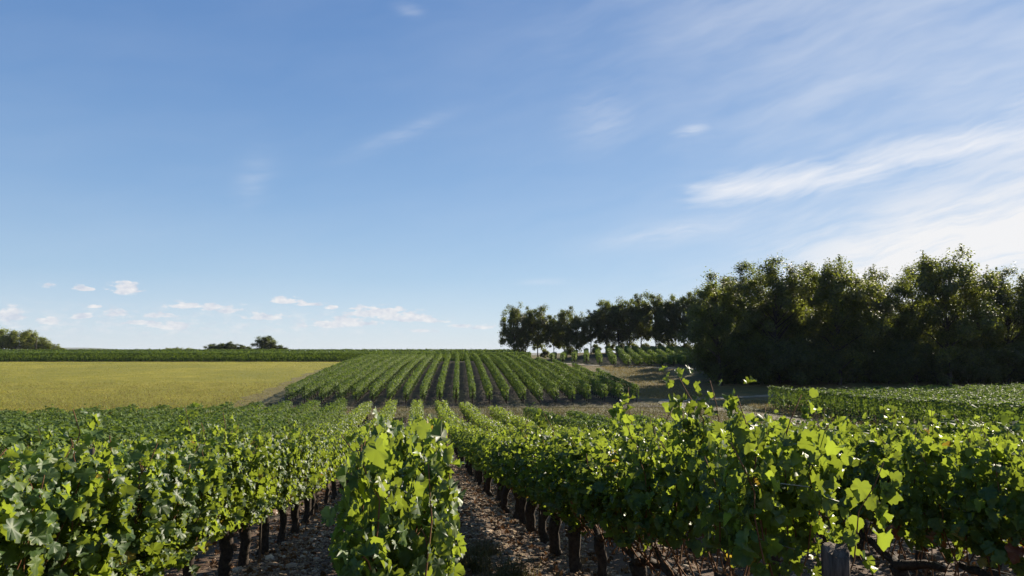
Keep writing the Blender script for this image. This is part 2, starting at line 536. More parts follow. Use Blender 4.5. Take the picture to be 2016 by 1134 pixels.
gx, gy = axis(-150, 120, 1.5, 9000, 26), axis(-20, 240, 1.5, 9000, 26)
XX, YY = np.meshgrid(gx, gy, indexing='ij')
tag(link('ground', grid_mesh('ground', XX, YY, M_DRYGRASS)), kind='structure')


def patch(name, corners, mat, lift, step=0.8, wob=0.5, seed=0):
    """bilinear sheet between four (x, y) corners with a slightly wandering outline"""
    A, B, C, D_ = [np.array(c, float) for c in corners]
    nu = max(2, int(max(np.linalg.norm(B - A), np.linalg.norm(C - D_)) / step))
    nv = max(2, int(max(np.linalg.norm(D_ - A), np.linalg.norm(C - B)) / step))
    u, v = np.meshgrid(np.linspace(0, 1, nu + 1), np.linspace(0, 1, nv + 1), indexing='ij')
    P = (A * ((1 - u) * (1 - v))[..., None] + B * (u * (1 - v))[..., None] + C * (u * v)[..., None] + D_ * ((1 - u) * v)[..., None])
    edge = np.exp(-np.minimum(np.minimum(u, 1 - u) * nu, np.minimum(v, 1 - v) * nv) / 2.5)
    dx = np.sin(P[..., 1] * 0.9 + seed) + 0.6 * np.sin(P[..., 1] * 2.3 + seed * 2) + 0.5 * np.sin(P[..., 0] * 2.9 + 1)
    dy = np.sin(P[..., 0] * 0.8 + seed * 3) + 0.6 * np.sin(P[..., 0] * 2.1 + seed) + 0.5 * np.sin(P[..., 1] * 3.1)
    X = P[..., 0] + wob * 0.4 * edge * dx
    Y = P[..., 1] + wob * 0.4 * edge * dy
    return tag(link(name, grid_mesh(name, X, Y, mat, lift)), kind='structure')


def ribbon(name, pts, width, mat, lift, seed=0):
    P = np.array(pts, float)
    for _ in range(3):                                       # round the corners
        Q = [P[0]]
        for a, b in zip(P[:-1], P[1:]):
            Q += [a * 0.75 + b * 0.25, a * 0.25 + b * 0.75]
        P = np.array(Q + [P[-1]])
    s = np.concatenate([[0], np.cumsum(np.linalg.norm(np.diff(P, axis=0), axis=1))])
    q = np.arange(0, s[-1], 0.7)
    P = np.stack([np.interp(q, s, P[:, i]) for i in (0, 1)], -1)
    T = unit(np.gradient(P, axis=0))
    Nn = np.stack([T[:, 1], -T[:, 0]], -1)
    u = np.linspace(-0.5, 0.5, 7)
    w = width * (1 + 0.12 * np.sin(q * 0.5 + seed) + 0.07 * np.sin(q * 1.7 + seed))
    XY = P[:, None] + Nn[:, None] * (w[:, None] * u[None])[..., None]
    return tag(link(name, grid_mesh(name, XY[..., 0], XY[..., 1], mat, lift)), kind='structure')


patch('vineyard_soil', [(-60, -8), (4.6, -8), (4.6, 61), (-60, 40)], M_SOIL, 0.02, 0.6, 0.6, 1)
patch('vineyard_soil', [(4.3, -8), (13.5, -8), (13.5, 29), (4.3, 51)], M_SOIL, 0.026, 0.6, 0.6, 8)
patch('field', [W(61, -95), W(63, -25.5), W(152.5, -31), W(152.5, -150)], M_FIELD, 0.03, 1.0, 1.0, 2)
patch('hillside_soil', [W(69.5, -23.6), W(70.5, 14.5), W(150, 0), W(150, -30.5)], M_HILLSOIL, 0.04, 0.8, 0.8, 3)
patch('hedge_soil', [W(154, -150), W(154, 4), W(176, 4), W(176, -150)], M_HILLSOIL, 0.04, 1.2, 0.6, 4)
patch('crest_soil', [W(122, 19), W(122, 30), W(168, 38), W(168, 6)], M_HILLSOIL, 0.04, 0.8, 0.8, 5)
patch('right_soil', [(32, 28), (66, 28), (66, 76), (32, 68)], M_HILLSOIL, 0.03, 0.8, 0.8, 6)
patch('verge', [W(62, -27), W(68, -23.3), W(152, -30.5), W(152, -32)], rough_mat('worn_verge', (0.12, 0.10, 0.04), (0.21, 0.175, 0.07), 1.5, 7.0, 0.8, 8, dist=0.08), 0.05, 0.8, 1.0, 7)
ribbon('path', [W(152.5, -30), W(152, 1), W(141, 8), W(126, 14.5), W(119, 23), W(116, 32)], 2.3, M_TRACK, 0.06, 1)
ribbon('track', [W(24, 24), W(48, 23.5), W(66, 20), W(75, 15), W(81, 19), W(86, 27), W(94, 42), W(98, 75)], 2.6, M_TRACK, 0.05, 2)

# far hills beyond the crest
hx = np.linspace(-0.80, -0.33, 120)
for nm, R0, top, k in (('hills', 4200, 10, 1.0), ('hills', 7000, 30, 2.0)):
    a = hx
    r = np.array([0, 250, 600, 1100, 1700])
    prof = np.array([0, 0.55, 1.0, 0.85, 0.2])
    RR, AA = np.meshgrid(R0 + r, a, indexing='ij')
    H = top * (0.72 + 0.2 * np.sin(AA * 9 * k + k) + 0.12 * np.sin(AA * 23 + 2 * k) + 0.05 * np.sin(AA * 71 + k))
    H = H * sstep(-0.80, -0.74, AA) * sstep(-0.33, -0.41, AA)
    Z = -30 + (H + 30) * prof[:, None]
    V = np.stack([RR * np.sin(AA), RR * np.cos(AA), Z - 1], -1)
    nu, nv = RR.shape
    i = np.arange(nu - 1)[:, None] * nv + np.arange(nv - 1)[None]
    F = np.stack([i, i + nv, i + nv + 1, i + 1], -1).reshape(-1, 4)
    tag(link('hills', mesh_np('hills', V.reshape(-1, 3), [(F, 0)], [M_HILL], True)), kind='structure')

# ---------------------------------------------------------------- grapevines near the camera
MATS_VINE = [M_LEAF, M_YELLOW, M_RUST]


def pick_mats(z, rng, rust=0.05):
    m = np.zeros(len(z), int)
    r = rng.random(len(z))
    lowz = np.clip((1.0 - z) / 0.5, 0.03, 1)
    m[r < 0.05 * lowz + 0.004] = 1
    m[(r > 1 - rust * lowz) & (z < 1.0)] = 2
    return m


def vine_parts(seed, lod, bushy=False, tall=0.0, rust=0.022, hang=0.6, taper=False):
    """trunk, cane and foliage geometry of one trellised vine; the row runs along Y"""
    rng = np.random.default_rng(seed)
    tmpl = {0: LOBED, 1: FOLD6, 2: KITE}[lod]
    trunk, canes, fol = Geo(), Geo(), Geo()
    lean = rng.normal(0, 0.05, 2)
    hz = np.linspace(0, 0.56, 7)
    P = np.stack([lean[0] * np.sin(hz * 5) + rng.normal(0, 0.012, 7), lean[1] * np.sin(hz * 4) + rng.normal(0, 0.015, 7), hz - 0.06], -1)
    trunk.tube(P, np.array([0.085, 0.066, 0.058, 0.054, 0.058, 0.064, 0.07]) * rng.uniform(0.75, 1.15), 8 if lod == 0 else 5)
    for sgn in (-1, 1):                                       # the two arms tied along the wire
        t = np.linspace(0, 1, 6)
        A = P[-1] + np.stack([rng.normal(0, 0.015, 6), sgn * 0.5 * t, 0.10 * np.sin(t * 1.6) + rng.normal(0, 0.01, 6)], -1)
        A[0] = P[-1]
        trunk.tube(A, np.linspace(0.042, 0.02, 6), 6 if lod == 0 else 4)
    ncane = {0: 18, 1: 15, 2: 12}[lod]
    LP, LN, LT, LS = [], [], [], []
    for c in range(ncane):
        y0 = -0.58 + 1.16 * (c + rng.uniform(0.1, 0.9)) / ncane
        side = rng.choice([-1, 1])
        L = rng.uniform(0.72, 0.96) + (rng.uniform(0.12, 0.27) if rng.random() < 0.07 + tall else 0)
        t = np.linspace(0, 1, 9)
        bulge = side * rng.uniform(0.04, 0.27)
        x = bulge * np.sin(np.pi * np.minimum(t * 0.75, 1)) + rng.normal(0, 0.01, 9)
        y = y0 + rng.normal(0, 0.10) * t + rng.normal(0, 0.01, 9)
        z = 0.54 + rng.uniform(-0.08, 0.06) + (L + 0.07) * t * (1 - 0.08 * t)
        arch = np.clip(t - 0.75, 0, 1)
        x = x + side * arch * rng.uniform(0.1, 0.8)
        C = np.stack([x, y, z], -1)
        if bushy and rng.random() < 0.5:                      # canes that flop down at a row end
            fl = rng.uniform(0.5, 1.3)
            C[:, 2] = 0.75 + 0.45 * np.sin(t * 2.2) - fl * t ** 2.2 * 0.75
            C[:, 0] = side * (0.04 + 0.15 * t)
            C[:, 1] = y0 - 0.25 * t * rng.random()
            C[:, 2] = np.maximum(C[:, 2], 0.12)
        if lod < 2:
            canes.tube(C, np.linspace(0.006, 0.0025, 9), 4 if lod == 0 else 3)
        nn = {0: 40, 1: 32, 2: 18}[lod]
        tt = np.sort(rng.random(nn) ** 0.85) * 0.98 + 0.02
        base = np.stack([np.interp(tt, t, C[:, i]) for i in range(3)], -1)
        out = np.stack([np.where(rng.random(nn) < 0.72, np.sign(base[:, 0] + side * 0.04 + 1e-4), -side) * rng.uniform(0.4, 1.0, nn),
                        rng.normal(0, 0.55, nn), rng.normal(0.12, 0.35, nn)], -1)
        out = unit(out)
        pet = rng.uniform(0.03, 0.11, nn)
        LP.append(base + out * pet[:, None])
        LN.append(out * np.array([0.9, 0.8, 0.5]) + np.array([0, 0, 0.55]) + rng.normal(0, 0.6, (nn, 3)))
        LT.append(out * 0.45 + np.array([0, 0, -0.75]) + rng.normal(0, 0.4, (nn, 3)))
        LS.append(rng.uniform(0.048, 0.092, nn) * np.where(tt > 0.88, 0.65, 1.0))
    nf = {0: 430, 1: 320, 2: 130}[lod]                          # laterals that fill the wall
    sd = rng.choice([-1, 1], nf)
    fp = np.stack([sd * rng.uniform(0.03, 0.31, nf), rng.uniform(-0.62, 0.62, nf), hang + (1.45 - hang) * rng.random(nf) ** 0.85], -1)
    if bushy:
        fp[: nf // 2, 2] = rng.uniform(0.12, 1.2, nf // 2)
        fp[: nf // 2, 0] *= 0.95
    LP.append(fp)
    LN.append(np.stack([sd * 0.9, np.zeros(nf), np.full(nf, 0.4)], -1) + rng.normal(0, 0.6, (nf, 3)))
    LT.append(np.array([0, 0, -0.8]) + rng.normal(0, 0.45, (nf, 3)))
    LS.append(rng.uniform(0.045, 0.088, nf))
    LP, LN, LT, LS = map(np.concatenate, (LP, LN, LT, LS))
    if hang > 0.5:                                            # a cleaner trunk zone: leaves below it were picked off
        keep = LP[:, 2] > hang - 0.12 * rng.random(len(LP))
        LP, LN, LT, LS = LP[keep], LN[keep], LT[keep], LS[keep]
    if taper:                                                 # narrower towards the top
        LP[:, 0] *= np.interp(LP[:, 2], [0.2, 0.9, 1.7], [1.3, 1.05, 0.5])
    LS = LS * {0: 1.0, 1: 1.1, 2: 1.6}[lod]
    leaves(fol, LP, LN, LT, LS, tmpl, pick_mats(LP[:, 2], rng, rust), rng)
    if lod == 0:                                              # a leaf stalk to each leaf tip of the cane
        for _ in range(2):
            cx, cyy, cz = rng.choice([-1, 1]) * rng.uniform(0.08, 0.16), rng.uniform(-0.4, 0.4), rng.uniform(0.62, 0.78)
            yield_grapes.append((seed, cx, cyy, cz))
    return trunk, canes, fol


yield_grapes = []
VARIANTS = {}


def variant(lod, k, **kw):
    key = (lod, k)
    if key not in VARIANTS:
        t, c, f = vine_parts(100 * lod + k, lod, **kw)
        if lod == 2:
            VARIANTS[key] = (t.mesh('trunk', [M_BARK]), f.mesh('foliage', MATS_VINE))
        else:
            VARIANTS[key] = (t.mesh('trunk', [M_BARK], True), c.mesh('cane', [M_CANE], True), f.mesh('foliage', MATS_VINE, lod == 0))
    return VARIANTS[key]


ROWX = [-3.92, -2.04, -0.08, 1.79, 3.65, 5.52]
ROW_START = [4.2, 1.7, 3.45, 3.85, 4.2, 4.5]
ROW_NAME = ['second row left of centre', 'row just left of centre', 'centre row straight ahead',
            'row just right of centre', 'second row right of centre', 'third row right of centre']
rnd = random.Random(11)


def row_end(x):
    return 59.0 - (x - 4) * 2.7 if x > 4 else (61.0 + x * 0.45 if x < 0 else 61.0 - x * 0.4)


for ri, (rx, y0, rn) in enumerate(zip(ROWX, ROW_START, ROW_NAME)):
    y, i = y0, 0
    while y < row_end(rx):
        i += 1
        lod = 0 if y < 14 else (1 if y < 30 else 2)
        k = rnd.randrange(7 if lod == 0 else 5)
        kw = {}
        if ri >= 3:
            k, kw = (k + 50, dict(hang=0.66)) if i > 4 or lod else (k + 60, dict(hang=0.84))
        if ri == 2 and i == 1:
            k, kw = 20, dict(hang=0.2, bushy=True, tall=-0.1, taper=True)
        elif ri == 2 and i <= 4:
            k, kw = 70 + i, dict(hang=0.45, tall=-0.1, taper=True)
        elif ri == 3 and i <= 2:
            k, kw = 21 + i, dict(tall=0.5, rust=0.06, hang=0.92)
        elif ri >= 4 and lod == 0:
            k, kw = (30 if i < 4 else 34 if i < 6 else 38) + i % 4, dict(tall=0.4 if i < 4 else 0.0, rust=0.17, hang=0.80 if i < 6 else 0.66)
        parts = variant(lod, k, **kw)
        loc = (rx + rnd.gauss(0, 0.02), y, tz(rx, y))
        rz = (math.pi if rnd.random() < 0.5 and not (kw and i < 5) else 0) + rnd.gauss(0, 0.05)
        sc_ = (rnd.uniform(0.9, 1.1) * (0.88 if ri == 2 and i < 6 else 1.2 if ri == 3 and i > 2 else 1.03), 1.0, rnd.uniform(0.95, 1.05) * (1.02, 1.05, 1.13 if i < 5 else 1.05, 1.05, 1.02 if i < 5 else 0.97, 0.97)[ri])
        grp = 'grapevines of the foreground rows'
        if ri == 2 and i == 1:
            lb = 'bushy vine with drooping canes at the near end of the centre row'
        elif ri == 3 and i == 1:
            lb = 'backlit vine with big leaves beside the wooden end post'
        elif y < 30:
            lb = '%s grapevine from the near end, %s' % (nth(i), rn)
        else:
            lb = 'small green vine merging into the far half of the ' + rn
            grp = 'grapevines in the far half of the ' + rn
        if lod == 2:
            o = link('grapevine', None, loc, None, rz, sc_)
            link('trunk', parts[0], parent=o)
            link('foliage', parts[1], parent=o)
        else:
            o = link('grapevine', None, loc, None, rz, sc_)
            link('trunk', parts[0], parent=o)
            link('cane', parts[1], parent=o)
            link('foliage', parts[2], parent=o)
        tag(o, lb, 'grapevine', grp)
        y += 1.10 + rnd.gauss(0, 0.05)

# ---------------------------------------------------------------- whole vine rows farther off
def noise1(x, seed):
    r = np.random.default_rng(seed)
    out = np.zeros_like(x)
    for k in range(5):
        out += np.sin(x * (0.5 * 1.9 ** k) * r.uniform(0.8, 1.2) + r.uniform(0, 6.28)) / 1.35 ** k
    return out / 2.6


def vine_row(p0, p1, label, group, seed, per_m=170, size=0.17, top=1.62, bottom=0.45, half=0.27, trunks=True, cat='vine row'):
    rng = np.random.default_rng(seed)
    p0, p1 = np.array(p0, float), np.array(p1, float)
    L = float(np.linalg.norm(p1 - p0))
    dr = (p1 - p0) / L
    nr = np.array([dr[1], -dr[0]])
    n = int(L * per_m)
    y = rng.random(n) * L
    clump = 1 + 0.35 * np.sin(y * 2 * np.pi / 1.05 + seed) * 0.5 + 0.3 * noise1(y * 1.3, seed)
    ht = top + 0.10 * noise1(y * 2.2, seed + 1) + 0.06 * noise1(y * 6, seed + 2) + np.where(rng.random(n) < 0.03, rng.uniform(0.05, 0.3, n), 0)
    lo = bottom + 0.10 * noise1(y * 3.1, seed + 3)
    w = half * np.clip(clump, 0.5, 1.6)
    u = rng.random(n)
    v = rng.random(n)
    sd = rng.choice([-1.0, 1.0], n)
    topm = u < 0.24
    x = np.where(topm, (v * 2 - 1) * w, sd * w * (0.45 + 0.55 * rng.random(n) ** 0.5))
    z = np.where(topm, ht - 0.25 * (2 * v - 1) ** 2 * 0.5, lo + (ht - lo) * v)
    x = np.where(topm, x, x * np.where(v > 0.8, 1 - (v - 0.8) * 2.2, 1.0))
    base = p0 + dr * y[:, None] + nr * x[:, None]
    gz = terrain(base[:, 0], base[:, 1])
    P = np.column_stack([base, gz + z])
    side3 = np.array([nr[0], nr[1], 0])
    N = side3 * (np.where(topm, 0.2, 0.9) * np.sign(x))[:, None] + np.array([0, 0, 1.0]) * np.where(topm, 1.0, 0.35)[:, None] + rng.normal(0, 0.45, (n, 3))
    T = np.array([0, 0, -0.7]) + side3 * (np.sign(x) * 0.3)[:, None] + rng.normal(0, 0.45, (n, 3))
    g = Geo()
    P[:, 2] += 0.05
    leaves(g, P, N, T, rng.uniform(0.75, 1.2, n) * size, KITE, 0, rng)
    if trunks:
        for t in np.arange(0.4, L, 1.1):
            b = p0 + dr * (t + rng.normal(0, 0.06))
            zz = tz(*b)
            g.tube([(b[0], b[1], zz - 0.05), (b[0] + rng.normal(0, .03), b[1] + rng.normal(0, .03), zz + 0.35), (b[0], b[1], zz + 0.75)], [0.06, 0.045, 0.05], 5, 1, False)
    m0 = p0 * 0.5 + p1 * 0.5
    off = np.array([m0[0], m0[1], tz(*m0)])
    g.V = [a - off for a in g.V]
    o = link('vine_row', g.mesh('vine_row', [M_FARLEAF, M_BARK]), off)
    return tag(o, label, cat, group)


# the rest of the foreground block, left and right
for k in range(20):
    x = -5.78 - 1.87 * k
    st = max(3.0, -x / math.tan(rad(27.6)) - 4.0)
    if st > row_end(x) - 4:
        break
    vine_row((x, st), (x, row_end(x)), 'green vine row seen over the near left rows, %s left of the centre row' % nth(k + 3),
             'vine rows of the foreground block left of the camera', 500 + k, 330 if k < 3 else 230, 0.13 if k < 3 else 0.155)
for k in range(3):
    x = 7.39 + 1.87 * k
    st = max(3.6, x / math.tan(rad(42)) - 3.0)
    vine_row((x, st), (x, row_end(x)), 'backlit vine row seen over the near right rows, %s right of the centre row' % nth(k + 4),
             'vine rows of the foreground block right of the camera', 540 + k, 380, 0.12, 1.5)

# hillside block straight ahead
for k in range(22):
    lat0 = -22.1 + 1.66 * k
    d1 = 149.0 if lat0 < 3.0 else 149 - (lat0 - 3.0) / 11.5 * 62
    d0 = 73.0 + (0.18 * max(lat0 - 2, 0))
    lt = lambda d: lat0 - 0.072 * (d - 73)
    vine_row(W(d0, lt(d0)), W(d1, lt(d1)), '%s row of the hillside vineyard counted from the yellow field' % nth(k + 1),
             'vine rows climbing the hillside', 600 + k, 170, 0.165, 1.66, 0.42, 0.2)

# the long hedge-like rows along the crest
for k, d in enumerate([155, 157.2, 159.4, 161.6, 163.8, 166, 175, 190, 205, 215]):
    r_end = 4 if d < 170 else 2
    vine_row(W(d, -0.76 * d), W(d, r_end), ('long dark vine row along the top edge of the yellow field' if k == 0 else
             '%s crosswise vine row on the crest behind the yellow field' % nth(k + 1)), 'crosswise vine rows on the crest', 700 + k,
             130 if k == 0 else 80, 0.24 if k == 0 else 0.3, 1.85, 0.22, 0.34, k == 0)

# small block below the line of trees
for k in range(14):
    lat = 8.0 + 1.9 * k
    d0 = 123.0 if lat > 19 else 123 + (19 - lat) * 2.5
    vine_row(W(d0, lat), W(167, lat + (167 - d0) * 0.1), '%s short row of the vine block below the tree line, from the left' % nth(k + 1),
             'vine rows below the tree line', 740 + k, 130, 0.22, 1.65, 0.35, 0.36)

# block on the right in front of the wood
for k in range(18):
    x = 33.2 + 1.9 * k
    vine_row((x, max(28.0, x / math.tan(rad(43)) - 2)), (x, 66 + 0.25 * (x - 31) + rnd.uniform(-.4, .4)),
             'sunlit-topped vine row along the track, nearest the camera in the right block' if k == 0 else '%s vine row from the track in the block before the wood' % nth(k + 1),
             'vine rows before the dark wood', 760 + k, 330 if k == 0 else 150, 0.17 if k == 0 else 0.18, 1.95 if k == 0 else 1.68, 0.12 if k == 0 else 0.5, 0.3, k < 2)

# ---------------------------------------------------------------- trees
def tree_meshes(seed, H, R, clear, nclump, per, leaf, rc=(0.9, 1.5), trunk_r=0.22, mats=(M_TREELEAF,), warm=0.0, shape=1.0, spiky=0.0):
    rng = np.random.default_rng(seed)
    wood, crown = Geo(), Geo()
    hz = np.linspace(0, H * 0.86, 9)
    wx = np.cumsum(rng.normal(0, 0.10, 9))
    wy = np.cumsum(rng.normal(0, 0.10, 9))
    P = np.stack([wx, wy, hz - 0.2], -1)
    P[0, :2] = 0
    wood.tube(P, trunk_r * np.linspace(1, 0.12, 9) ** 0.8 * np.where(hz == 0, 1.3, 1), 7)
    c0 = np.array([wx.mean(), wy.mean(), clear + (H - clear) * 0.5])
    half = np.array([R, R, (H - clear) * 0.5])
    nl = 20
    ga = np.arange(nl) + 0.5
    vz = 1 - 1.85 * ga / nl
    va = ga * 2.39996 + rng.uniform(0, 6.28)
    v = unit(np.stack([np.sqrt(1 - vz ** 2) * np.cos(va), np.sqrt(1 - vz ** 2) * np.sin(va), vz], -1) + rng.normal(0, 0.16, (nl, 3)))
    lc = c0 + v * half * rng.uniform(0.54, 0.78, nl)[:, None]
    lr = R * rng.uniform(0.32, 0.50, nl)
    li = rng.integers(0, nl, nclump)
    C = lc[li] + unit(rng.normal(size=(nclump, 3)) + np.array([0, 0, 0.2])) * (lr[li] * rng.random(nclump) ** 0.4)[:, None]
    C[: nclump // 6] = c0 + rng.normal(size=(nclump // 6, 3)) * half * 0.36
    for c in C[:: max(1, nclump // 26)]:                      # limbs reaching into the crown
        s = np.clip((c[2] - clear * 0.3) / H * 0.8, 0.15, 0.8)
        a = np.array([np.interp(s * hz[-1], hz, P[:, i]) for i in range(3)])
        mid = a * 0.45 + c * 0.55 + rng.normal(0, 0.25, 3) + np.array([0, 0, 0.2])
        wood.tube([a, mid, c], np.array([0.36, 0.2, 0.06]) * trunk_r, 5)
    n = nclump * per
    idx = np.repeat(np.arange(nclump), per)
    cr = rng.uniform(rc[0], rc[1], nclump)
    q = rng.normal(size=(n, 3)) * np.array([0.40, 0.40, 0.30])
    Pl = C[idx] + q * cr[idx][:, None]
    if spiky:                                                 # twigs that stand up out of the top
        top = np.argsort(C[:, 2])[-nclump // 3:]
        for c in C[top]:
            kk = 34
            t = rng.random(kk)
            tw = c + np.array([0, 0, cr.mean() * 0.3])
            dirv = unit(np.array([rng.normal(0, .35), rng.normal(0, .35), 1.0]))
            Pl = np.concatenate([Pl, tw + dirv * (t * spiky * rng.uniform(.6, 1.3))[:, None] + rng.normal(0, .12, (kk, 3)) * (1.2 - t)[:, None]])
    n = len(Pl)
    zt = np.percentile(Pl[:, 2], 99.6)
    Pl[:, 2] = np.where(Pl[:, 2] > clear, clear + (Pl[:, 2] - clear) * (H - clear) / (zt - clear), Pl[:, 2])
    Pl[:, 2] = np.maximum(Pl[:, 2], 0.15)
    cen = np.concatenate([lc[li][idx], np.repeat(c0[None], len(Pl) - len(idx), 0)])
    N = unit(Pl - cen) * 0.9 + np.array([0, 0, 0.5]) + rng.normal(0, 0.45, (n, 3))
    T = rng.normal(0, 0.6, (n, 3)) + np.array([0, 0, -0.4])
    mi = (rng.random(n) < warm).astype(int) if len(mats) > 1 else 0
    leaves(crown, Pl, N, T, rng.uniform(0.7, 1.25, n) * leaf, KITE, mi, rng)
    return wood.mesh('trunk', [M_TRUNK], True), crown.mesh('crown', list(mats))


def tree(parts, d, lat, label, group, s=1.0, sz=None, rz=None, name='tree', cat='tree', sink=0.0):
    x, y = W(d, lat)
    o = link(name, None, (x, y, tz(x, y) - sink), None, rnd.uniform(0, 6.28) if rz is None else rz, (s, s, sz or s))
    link('trunk', parts[0], parent=o)
    link('crown', parts[1], parent=o)
    return tag(o, label, cat, group)


def at_lat(px, d):
    return (px - CW / 2) / FPX * d


def top_h(py, d, x, y):
    """height a thing at depth d needs for its top to reach row py"""
    return CAMZ + (690 - py) / FPX * d - tz(x, y)


BIG = [tree_meshes(20 + i, 15.0, R_, cl, nc, 210, 0.24, (0.8, 1.5), 0.24, (lm, M_TREESUNLIT), w, sh, sp)
       for i, (R_, cl, nc, lm, w, sh, sp) in enumerate(((4.9, 1.5, 95, M_TREELEAF, 0.04, 0.8, 0.0), (4.2, 1.0, 85, M_TREESUNLIT, 0.5, 0.9, 0.6), (4.4, 1.8, 85, M_TREELEAF, 0.07, 0.5, 0.0),
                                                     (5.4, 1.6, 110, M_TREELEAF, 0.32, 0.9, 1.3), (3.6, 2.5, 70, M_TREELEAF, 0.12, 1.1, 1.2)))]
SLIM = [tree_meshes(30 + i, 11.0, 4.1, 0.9, 110, 140, 0.25, (0.6, 1.2), 0.17, (M_TREELEAF, M_TREESUNLIT), 0.12, 0.2, 0.0) for i in range(4)]
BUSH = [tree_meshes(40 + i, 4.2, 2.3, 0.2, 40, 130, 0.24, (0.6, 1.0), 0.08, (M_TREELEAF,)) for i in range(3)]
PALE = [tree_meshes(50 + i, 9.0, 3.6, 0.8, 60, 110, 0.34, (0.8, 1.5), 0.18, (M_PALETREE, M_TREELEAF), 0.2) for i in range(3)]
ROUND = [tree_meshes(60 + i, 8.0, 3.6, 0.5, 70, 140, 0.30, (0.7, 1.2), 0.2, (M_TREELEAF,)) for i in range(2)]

# dark wood on the right: front trees placed to the skyline, then the trees behind them
front = [(1415, 540, 104, 0, 'leafy tree at the left corner of the dark wood, above the track'),
         (1462, 516, 106, 2, 'tall dark tree second from the left corner of the wood'),
         (1528, 508, 105, 0, 'broad dark tree, third from the left corner of the wood'),
         (1592, 522, 107, 4, 'tree with thin twiggy top left of the pale-topped tree'),
         (1648, 510, 105, 3, 'tree with a pale twiggy top mid-way along the wood'),
         (1700, 555, 102, 1, 'lower tree tinted as if sunlit, in front of the wood, mid-way along'),
         (1728, 528, 108, 4, 'dark tree behind the lower tree tinted as if sunlit'),
         (1790, 520, 106, 2, 'dark tree just left of the tallest tree of the wood'),
         (1862, 492, 104, 3, 'tallest tree of the wood, with brownish twigs standing up'),
         (1925, 540, 102, 1, 'warm green tree right of the tallest tree of the wood'),
         (1985, 530, 106, 0, 'tree with a loose top near the right edge of the wood'),
         (2040, 548, 103, 1, 'tree tinted as if sunlit, cut by the right edge of the picture')]
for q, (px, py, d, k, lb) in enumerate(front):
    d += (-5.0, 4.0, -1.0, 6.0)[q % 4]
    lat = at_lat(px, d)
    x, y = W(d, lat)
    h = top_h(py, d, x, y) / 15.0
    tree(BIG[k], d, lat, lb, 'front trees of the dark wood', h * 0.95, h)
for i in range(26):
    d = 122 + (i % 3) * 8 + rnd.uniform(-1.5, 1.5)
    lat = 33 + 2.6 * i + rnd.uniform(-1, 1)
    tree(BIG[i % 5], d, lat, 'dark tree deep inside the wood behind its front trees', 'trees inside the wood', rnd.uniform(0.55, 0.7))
for i in range(24):                                           # brush along the foot of the wood
    lat = 28 + 2.1 * i
    tree(BUSH[i % 3], 101 + rnd.uniform(-0.8, 0.8), lat, '%s dark bush at the foot of the wood, from its left corner' % nth(i + 1), 'bushes at the foot of the wood', rnd.uniform(1.0, 1.5), name='bush', cat='bush')
    tree(BUSH[(i + 1) % 3], 109 + rnd.uniform(-1, 1), lat + 1.3, 'dark undergrowth bush behind the front trees of the wood', 'undergrowth inside the wood', rnd.uniform(1.2, 1.7), name='bush', cat='bush')
# left flank of the wood, running back up to the crest
for i in range(13):
    d = 111 + 5.2 * i
    lat = 45 + 0.3 * i if i else 39
    x, y = W(d, lat)
    h = top_h(560 + 2.2 * i + rnd.uniform(-8, 8), d, x, y) / 15.0
    tree(BIG[(i * 2) % 5], d, lat, '%s tree along the flank of the wood going back from the track' % nth(i + 1), 'trees on the flank of the wood', min(h, 0.85) * 0.9, h * 0.85)
    tree(BIG[(i + 2) % 5], d, lat + 8, 'dark tree deep inside the wood behind its front trees', 'trees inside the wood', min(h, 0.9), h)
    if i < 9:
        tree(BUSH[i % 3], d, lat - 3.4, '%s dark bush along the flank of the wood' % nth(i + 1), 'bushes along the flank of the wood', rnd.uniform(0.9, 1.2), name='bush', cat='bush')
# line of slender trees on the crest
for i, (px, py, k, s) in enumerate([(1014, 600, 0, .9), (1036, 607, 1, .8), (1060, 604, 2, .95), (1090, 622, 3, .7), (1112, 606, 1, .95), (1136, 618, 0, .8), (1163, 612, 3, .9),
                                    (1192, 592, 2, 1.0), (1216, 590, 0, 1.0), (1240, 596, 1, .9), (1262, 580, 3, 1.0), (1290, 578, 2, 1.05), (1318, 584, 0, 1.0), (1345, 578, 1, 1.0), (1368, 577, 3, 1.0), (1392, 571, 2, 1.1), (1414, 560, 0, 1.1), (1438, 552, 1, 1.1)]):
    d = 180 + rnd.uniform(-4, 4)
    lat = at_lat(px, d)
    x, y = W(d, lat)
    h = top_h(py, d, x, y) / 11.0
    tree(SLIM[k], d, lat, '%s slender tree from the left in the tree line on the crest' % nth(i + 1), 'tree line on the crest', s * 1.0, h)
    if i % 2 == 0 or i > 6:
        tree(BUSH[i % 3], d + 3, lat + 1.5, '%s low bush from the left under the tree line on the crest' % nth(i // 2 + 1 if i <= 6 else i - 2), 'bushes under the tree line', 0.55 + 0.05 * (i > 6), name='bush', cat='bush')

